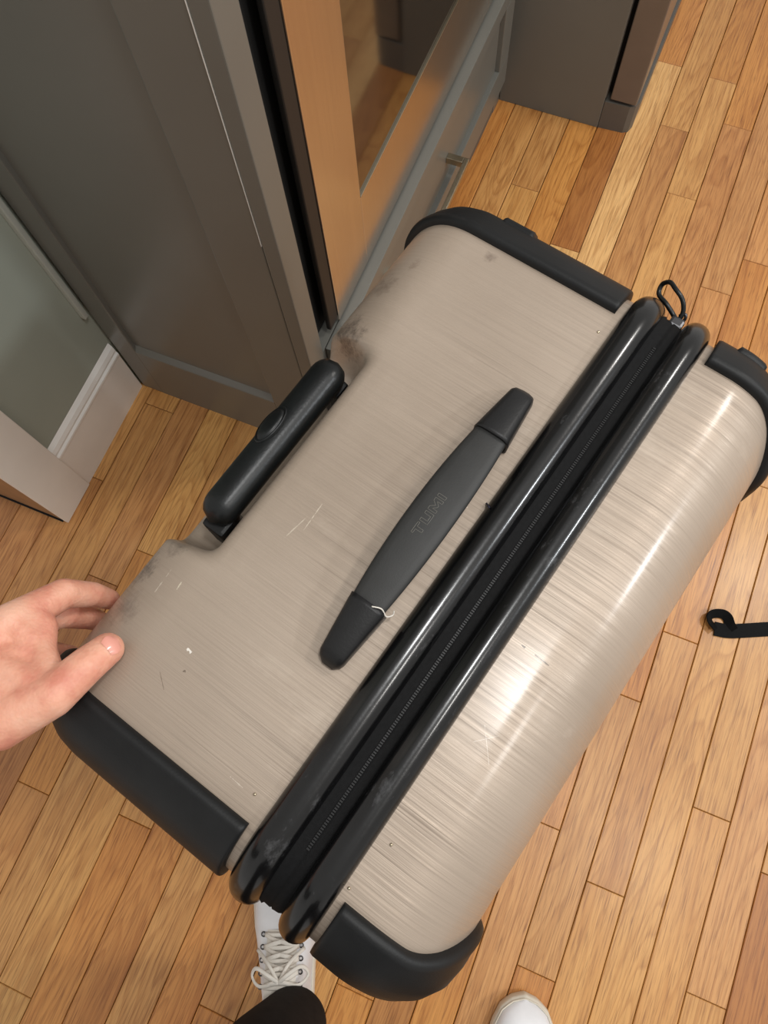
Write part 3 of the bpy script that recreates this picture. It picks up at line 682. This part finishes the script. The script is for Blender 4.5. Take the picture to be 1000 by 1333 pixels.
hand = blob('arm', caps, SKIN, person, 0.0016, 9)
# thumb nail facing up
def nail(tip, prev, up, wdt, ln, rr):
    d = (K[tip]-K[prev]).normalized(); u_ = Vector(up); u_ = (u_-d*u_.dot(d)).normalized(); s_ = d.cross(u_)
    V, F = [], []; nn, mm = 8, 8
    for i in range(nn+1):
        t = i/nn; l_ = -0.0040+ln*t; wk = wdt*math.sqrt(max(0.05, 1-max(0, (t-0.45)/0.58)**2))*(0.82+0.18*min(1, t*3))
        for j in range(mm+1):
            a = (j/mm*2-1); ang = a*0.95
            V.append(K[tip]+d*l_+s_*(wk*math.sin(ang)/math.sin(0.95))+u_*(rr*(0.72+0.30*math.cos(ang))-0.0016*max(0, t-0.3)**2*3))
    for i in range(nn):
        for j in range(mm): F.append([i*(mm+1)+j, i*(mm+1)+j+1, (i+1)*(mm+1)+j+1, (i+1)*(mm+1)+j])
    return obj('nail', V, F, NAIL, hand)
nail('t_tip', 't_ip', (0.25, -0.2, 1), 0.0066, 0.0100, 0.0113)
# sleeve, trousers
sl0 = K['wr'].lerp(elbow, 0.42)
blob('sleeve', [(sl0, 0.044, elbow, 0.056), (elbow, 0.056, elbow+Vector((0.12, -0.08, 0.12)), 0.062)], CLOTH, person, 0.006, 5)
A1 = Vector((-0.030, -0.372, 0.105))-pl_; K1 = Vector((-0.075, -0.425, 0.50))-pl_; H1 = Vector((-0.01, -0.60, 0.90))-pl_
A2 = Vector((0.308, -0.438, 0.105))-pl_; K2 = Vector((0.315, -0.47, 0.50))-pl_; H2 = Vector((0.20, -0.62, 0.90))-pl_
hipc = (H1+H2)/2
blob('trousers', [(A1, 0.046, A1.lerp(K1, 0.25), 0.056), (A1.lerp(K1, 0.25), 0.056, K1, 0.068), (K1, 0.068, H1, 0.090), (A2, 0.046, A2.lerp(K2, 0.25), 0.056), (A2.lerp(K2, 0.25), 0.056, K2, 0.068), (K2, 0.068, H2, 0.090), (H1, 0.10, H2, 0.10), (hipc, 0.11, hipc+Vector((0, 0, 0.14)), 0.11), (H1, 0.09, H1+Vector((0.0, 0, 0.12)), 0.09), (H2, 0.09, H2+Vector((0.0, 0, 0.12)), 0.09)], CLOTH, person, 0.007, 6)
# sneakers: toe along +y, origin at heel-to-ball centre on the floor
def shoe_half(t):     # half width of the sole at t in 0 (heel) .. 1 (toe)
    pts = [(0, 0.0), (0.02, 0.018), (0.06, 0.027), (0.15, 0.033), (0.30, 0.033), (0.45, 0.036), (0.62, 0.045), (0.75, 0.047), (0.86, 0.042), (0.94, 0.031), (0.98, 0.018), (1.0, 0.0)]
    for (a, b), (c, d) in zip(pts, pts[1:]):
        if t <= c: k = (t-a)/(c-a); return b+(d-b)*k
    return 0
def shoe_top(t):
    pts = [(0, 0.085), (0.1, 0.098), (0.25, 0.100), (0.36, 0.098), (0.45, 0.090), (0.58, 0.072), (0.70, 0.057), (0.82, 0.049), (0.92, 0.044), (1.0, 0.030)]
    for (a, b), (c, d) in zip(pts, pts[1:]):
        if t <= c: k = (t-a)/(c-a); return b+(d-b)*k
    return 0.03
def make_shoe(loc, ang, side, lbl):
    L = 0.288; root = None; ts = [0.0, 0.004, 0.012, 0.025, 0.05]+[0.08+0.032*k for k in range(27)]+[0.94, 0.965, 0.982, 0.993, 0.998, 1.0]
    def P(x, y, z): return (x, y, z)
    # sole
    V, F = [], []; m = len(ts)
    def outline(scale, z): return [(shoe_half(t)*scale, (t-0.5)*L*(0.5+0.5*scale)) for t in ts] + [(-shoe_half(t)*scale, (t-0.5)*L*(0.5+0.5*scale)) for t in ts[::-1][1:-1]]
    rows = [(0.96, 0.0), (1.03, 0.003), (1.045, 0.010), (1.045, 0.022), (1.02, 0.026), (0.95, 0.027)]
    cnt = len(outline(1, 0))
    for s, z in rows:
        for x, y in outline(s, z): V.append((x, y, z))
    for i in range(len(rows)-1):
        for q in range(cnt): F.append([i*cnt+q, i*cnt+(q+1) % cnt, (i+1)*cnt+(q+1) % cnt, (i+1)*cnt+q])
    F += [list(range(cnt))[::-1], [(len(rows)-1)*cnt+q for q in range(cnt)]]
    up_v, up_f = [], []; sg = 21
    for t in ts:
        hw = max(shoe_half(t), 0.002)*0.985; tp = shoe_top(t)
        for q in range(sg):
            a = PI*q/(sg-1); ca, sa = math.cos(a), math.sin(a); wz = sa**0.75; flare = 1-0.30*smoothstep(0.5, 0.1, t)*wz
            up_v.append((hw*math.copysign(abs(ca)**0.62, ca)*flare, (t-0.5)*L*0.99, 0.022+(tp-0.022)*wz))
    for i in range(len(ts)-1):
        for q in range(sg-1): up_f.append([i*sg+q, i*sg+q+1, (i+1)*sg+q+1, (i+1)*sg+q])
    shoe = obj('shoe', up_v, up_f, LEATH, person); shoe['label'] = lbl
    shoe.location = Vector(loc)-pl_; shoe.rotation_euler = (0, 0, ang)
    obj('sole', V, F, SOLE, shoe)
    # foxing line of stitching, toe-cap seam
    V, F = tube([(shoe_half(t)*1.0, (t-0.5)*L*0.992, 0.0295) for t in ts if 0.1 < t < 0.999]+[(-shoe_half(t)*1.0, (t-0.5)*L*0.992, 0.0295) for t in ts[::-1] if 0.1 < t < 0.999], 0.0012, 6); obj('welt_line', V, F, SOLE, shoe)
    # tongue and laces
    V, F = [], []; tt = [0.34+0.036*k for k in range(9)]
    for t in tt:
        for q in range(9): x = (q/8*2-1)*0.021; V.append((x, (t-0.5)*L, shoe_top(t)+0.0035-0.0045*(x/0.021)**2))
    for i in range(8):
        for q in range(8): F.append([i*9+q, i*9+q+1, i*9+q+10, i*9+q+9])
    obj('tongue', V, F, LACE, shoe)
    rows_ = [0.41, 0.46, 0.51, 0.56, 0.61]
    for k, t in enumerate(rows_):
        pts = [(sx*0.0235, (t-0.5)*L, shoe_top(t)-0.0015) if sx in (-1, 1) else (sx*0.0235, (t-0.5)*L+0.002*k*0, shoe_top(t)+0.0065*(1-sx*sx)+0.001) for sx in (-1, -0.6, -0.2, 0.2, 0.6, 1)]
        V, F = tube(spline(pts, 14), 0.0030, 8, flat=0.45); obj('lace', V, F, LACE, shoe)
        if k < 4:
            for s in (-1, 1):
                t2 = rows_[k+1]; pts = [(s*0.0235, (t-0.5)*L, shoe_top(t)), (s*0.008, (t*0.6+t2*0.4-0.5)*L, shoe_top(t)+0.0090), (-s*0.010, (t*0.35+t2*0.65-0.5)*L, shoe_top(t2)+0.0095), (-s*0.0235, (t2-0.5)*L, shoe_top(t2))]
                V, F = tube(spline(pts, 14), 0.0030, 8, flat=0.45); obj('lace', V, F, LACE, shoe)
        for s in (-1, 1):
            V, F = tube([(s*0.0265+0.0028*math.cos(a*PI/5), (t-0.5)*L+0.0028*math.sin(a*PI/5), shoe_top(t)-0.0022) for a in range(10)], 0.0010, 6, True); obj('eyelet', V, F, METAL, shoe)
    zt = shoe_top(0.43)+0.010; y0 = (0.43-0.5)*L
    for s in (-1, 1):
        V, F = tube(spline([(0, y0, zt), (s*0.012, y0+0.010, zt+0.006), (s*0.030, y0+0.018, zt-0.002), (s*0.038, y0+0.006, zt-0.014), (s*0.026, y0-0.004, zt-0.004), (0, y0, zt+0.001)], 26), 0.0027, 8, flat=0.6); obj('lace_bow', V, F, LACE, shoe)
        V, F = tube(spline([(0, y0, zt), (s*0.014, y0+0.022, zt-0.002), (s*0.032, y0+0.036, zt-0.022)], 14), 0.0024, 8, flat=0.6); obj('lace_end', V, F, LACE, shoe)
    return shoe
d1 = math.atan2(0.160, -0.075)-PI/2
make_shoe((-0.075, -0.318, 0), d1, -1, 'white laced sneaker half under the suitcase corner')
d2 = math.radians(16)
make_shoe((0.253+0.141*math.sin(d2), -0.243-0.141*math.cos(d2), 0), d2, 1, 'white sneaker with only its rounded toe in view')

# ------------------------------------------------------------------ black strap with a loop lying on the floor
cl = [(0.80, 0.430), (0.70, 0.428), (0.60, 0.415), (0.50, 0.392), (0.45, 0.384), (0.405, 0.372), (0.375, 0.364)]
def ribbon(path, wd, thk):
    """band standing nearly on edge or lying flat: path of (x, y, z, tilt) ; tilt 0 = flat"""
    V, F = [], []; n = len(path)
    for i, (x, y, z, tl) in enumerate(path):
        a = path[max(i-1, 0)]; b = path[min(i+1, n-1)]; t = Vector((b[0]-a[0], b[1]-a[1], 0)).normalized(); s = Vector((-t.y, t.x, 0))
        w = s*math.cos(tl)+Vector((0, 0, 1))*math.sin(tl); nn = t.cross(w)
        for p, q in ((-1,-1), (1,-1), (1,1), (-1,1)): V.append(Vector((x, y, z))+w*p*wd/2+nn*q*thk/2)
    for i in range(n-1):
        for q in range(4): F.append([i*4+q, i*4+(q+1) % 4, i*4+4+(q+1) % 4, i*4+4+q])
    F += [[0,1,2,3][::-1], [(n-1)*4+q for q in range(4)]]
    return V, F
pth = spline([(0.70, 0.452, 0.0016), (0.60, 0.440, 0.0016), (0.5339, 0.4287, 0.0016), (0.4870, 0.4079, 0.0016), (0.4404, 0.3871, 0.0016), (0.4117, 0.3735, 0.0016), (0.3846, 0.3614, 0.0018), (0.3637, 0.3573, 0.0022)], 26)
V1, F1 = ribbon([(p.x, p.y, p.z, 0.0) for p in pth], 0.0225, 0.0018)
lp = spline([(0.3650, 0.3560, 0.0070), (0.3530, 0.3640, 0.0078), (0.3500, 0.3720, 0.0082), (0.3560, 0.3790, 0.0082), (0.3680, 0.3830, 0.0080), (0.3770, 0.3800, 0.0075), (0.3840, 0.3710, 0.0060), (0.3920, 0.3650, 0.0046)], 30)
V2, F2 = ribbon([(p.x, p.y, p.z, 0.80) for p in lp], 0.0165, 0.0018)
V, F = merge([(V1, F1), (V2, F2)])
st = obj('webbing_strap', V, F, STRAP, None, False); st['label'] = 'black webbing strap with folded loop end lying on the oak floor'; st['category'] = 'strap'
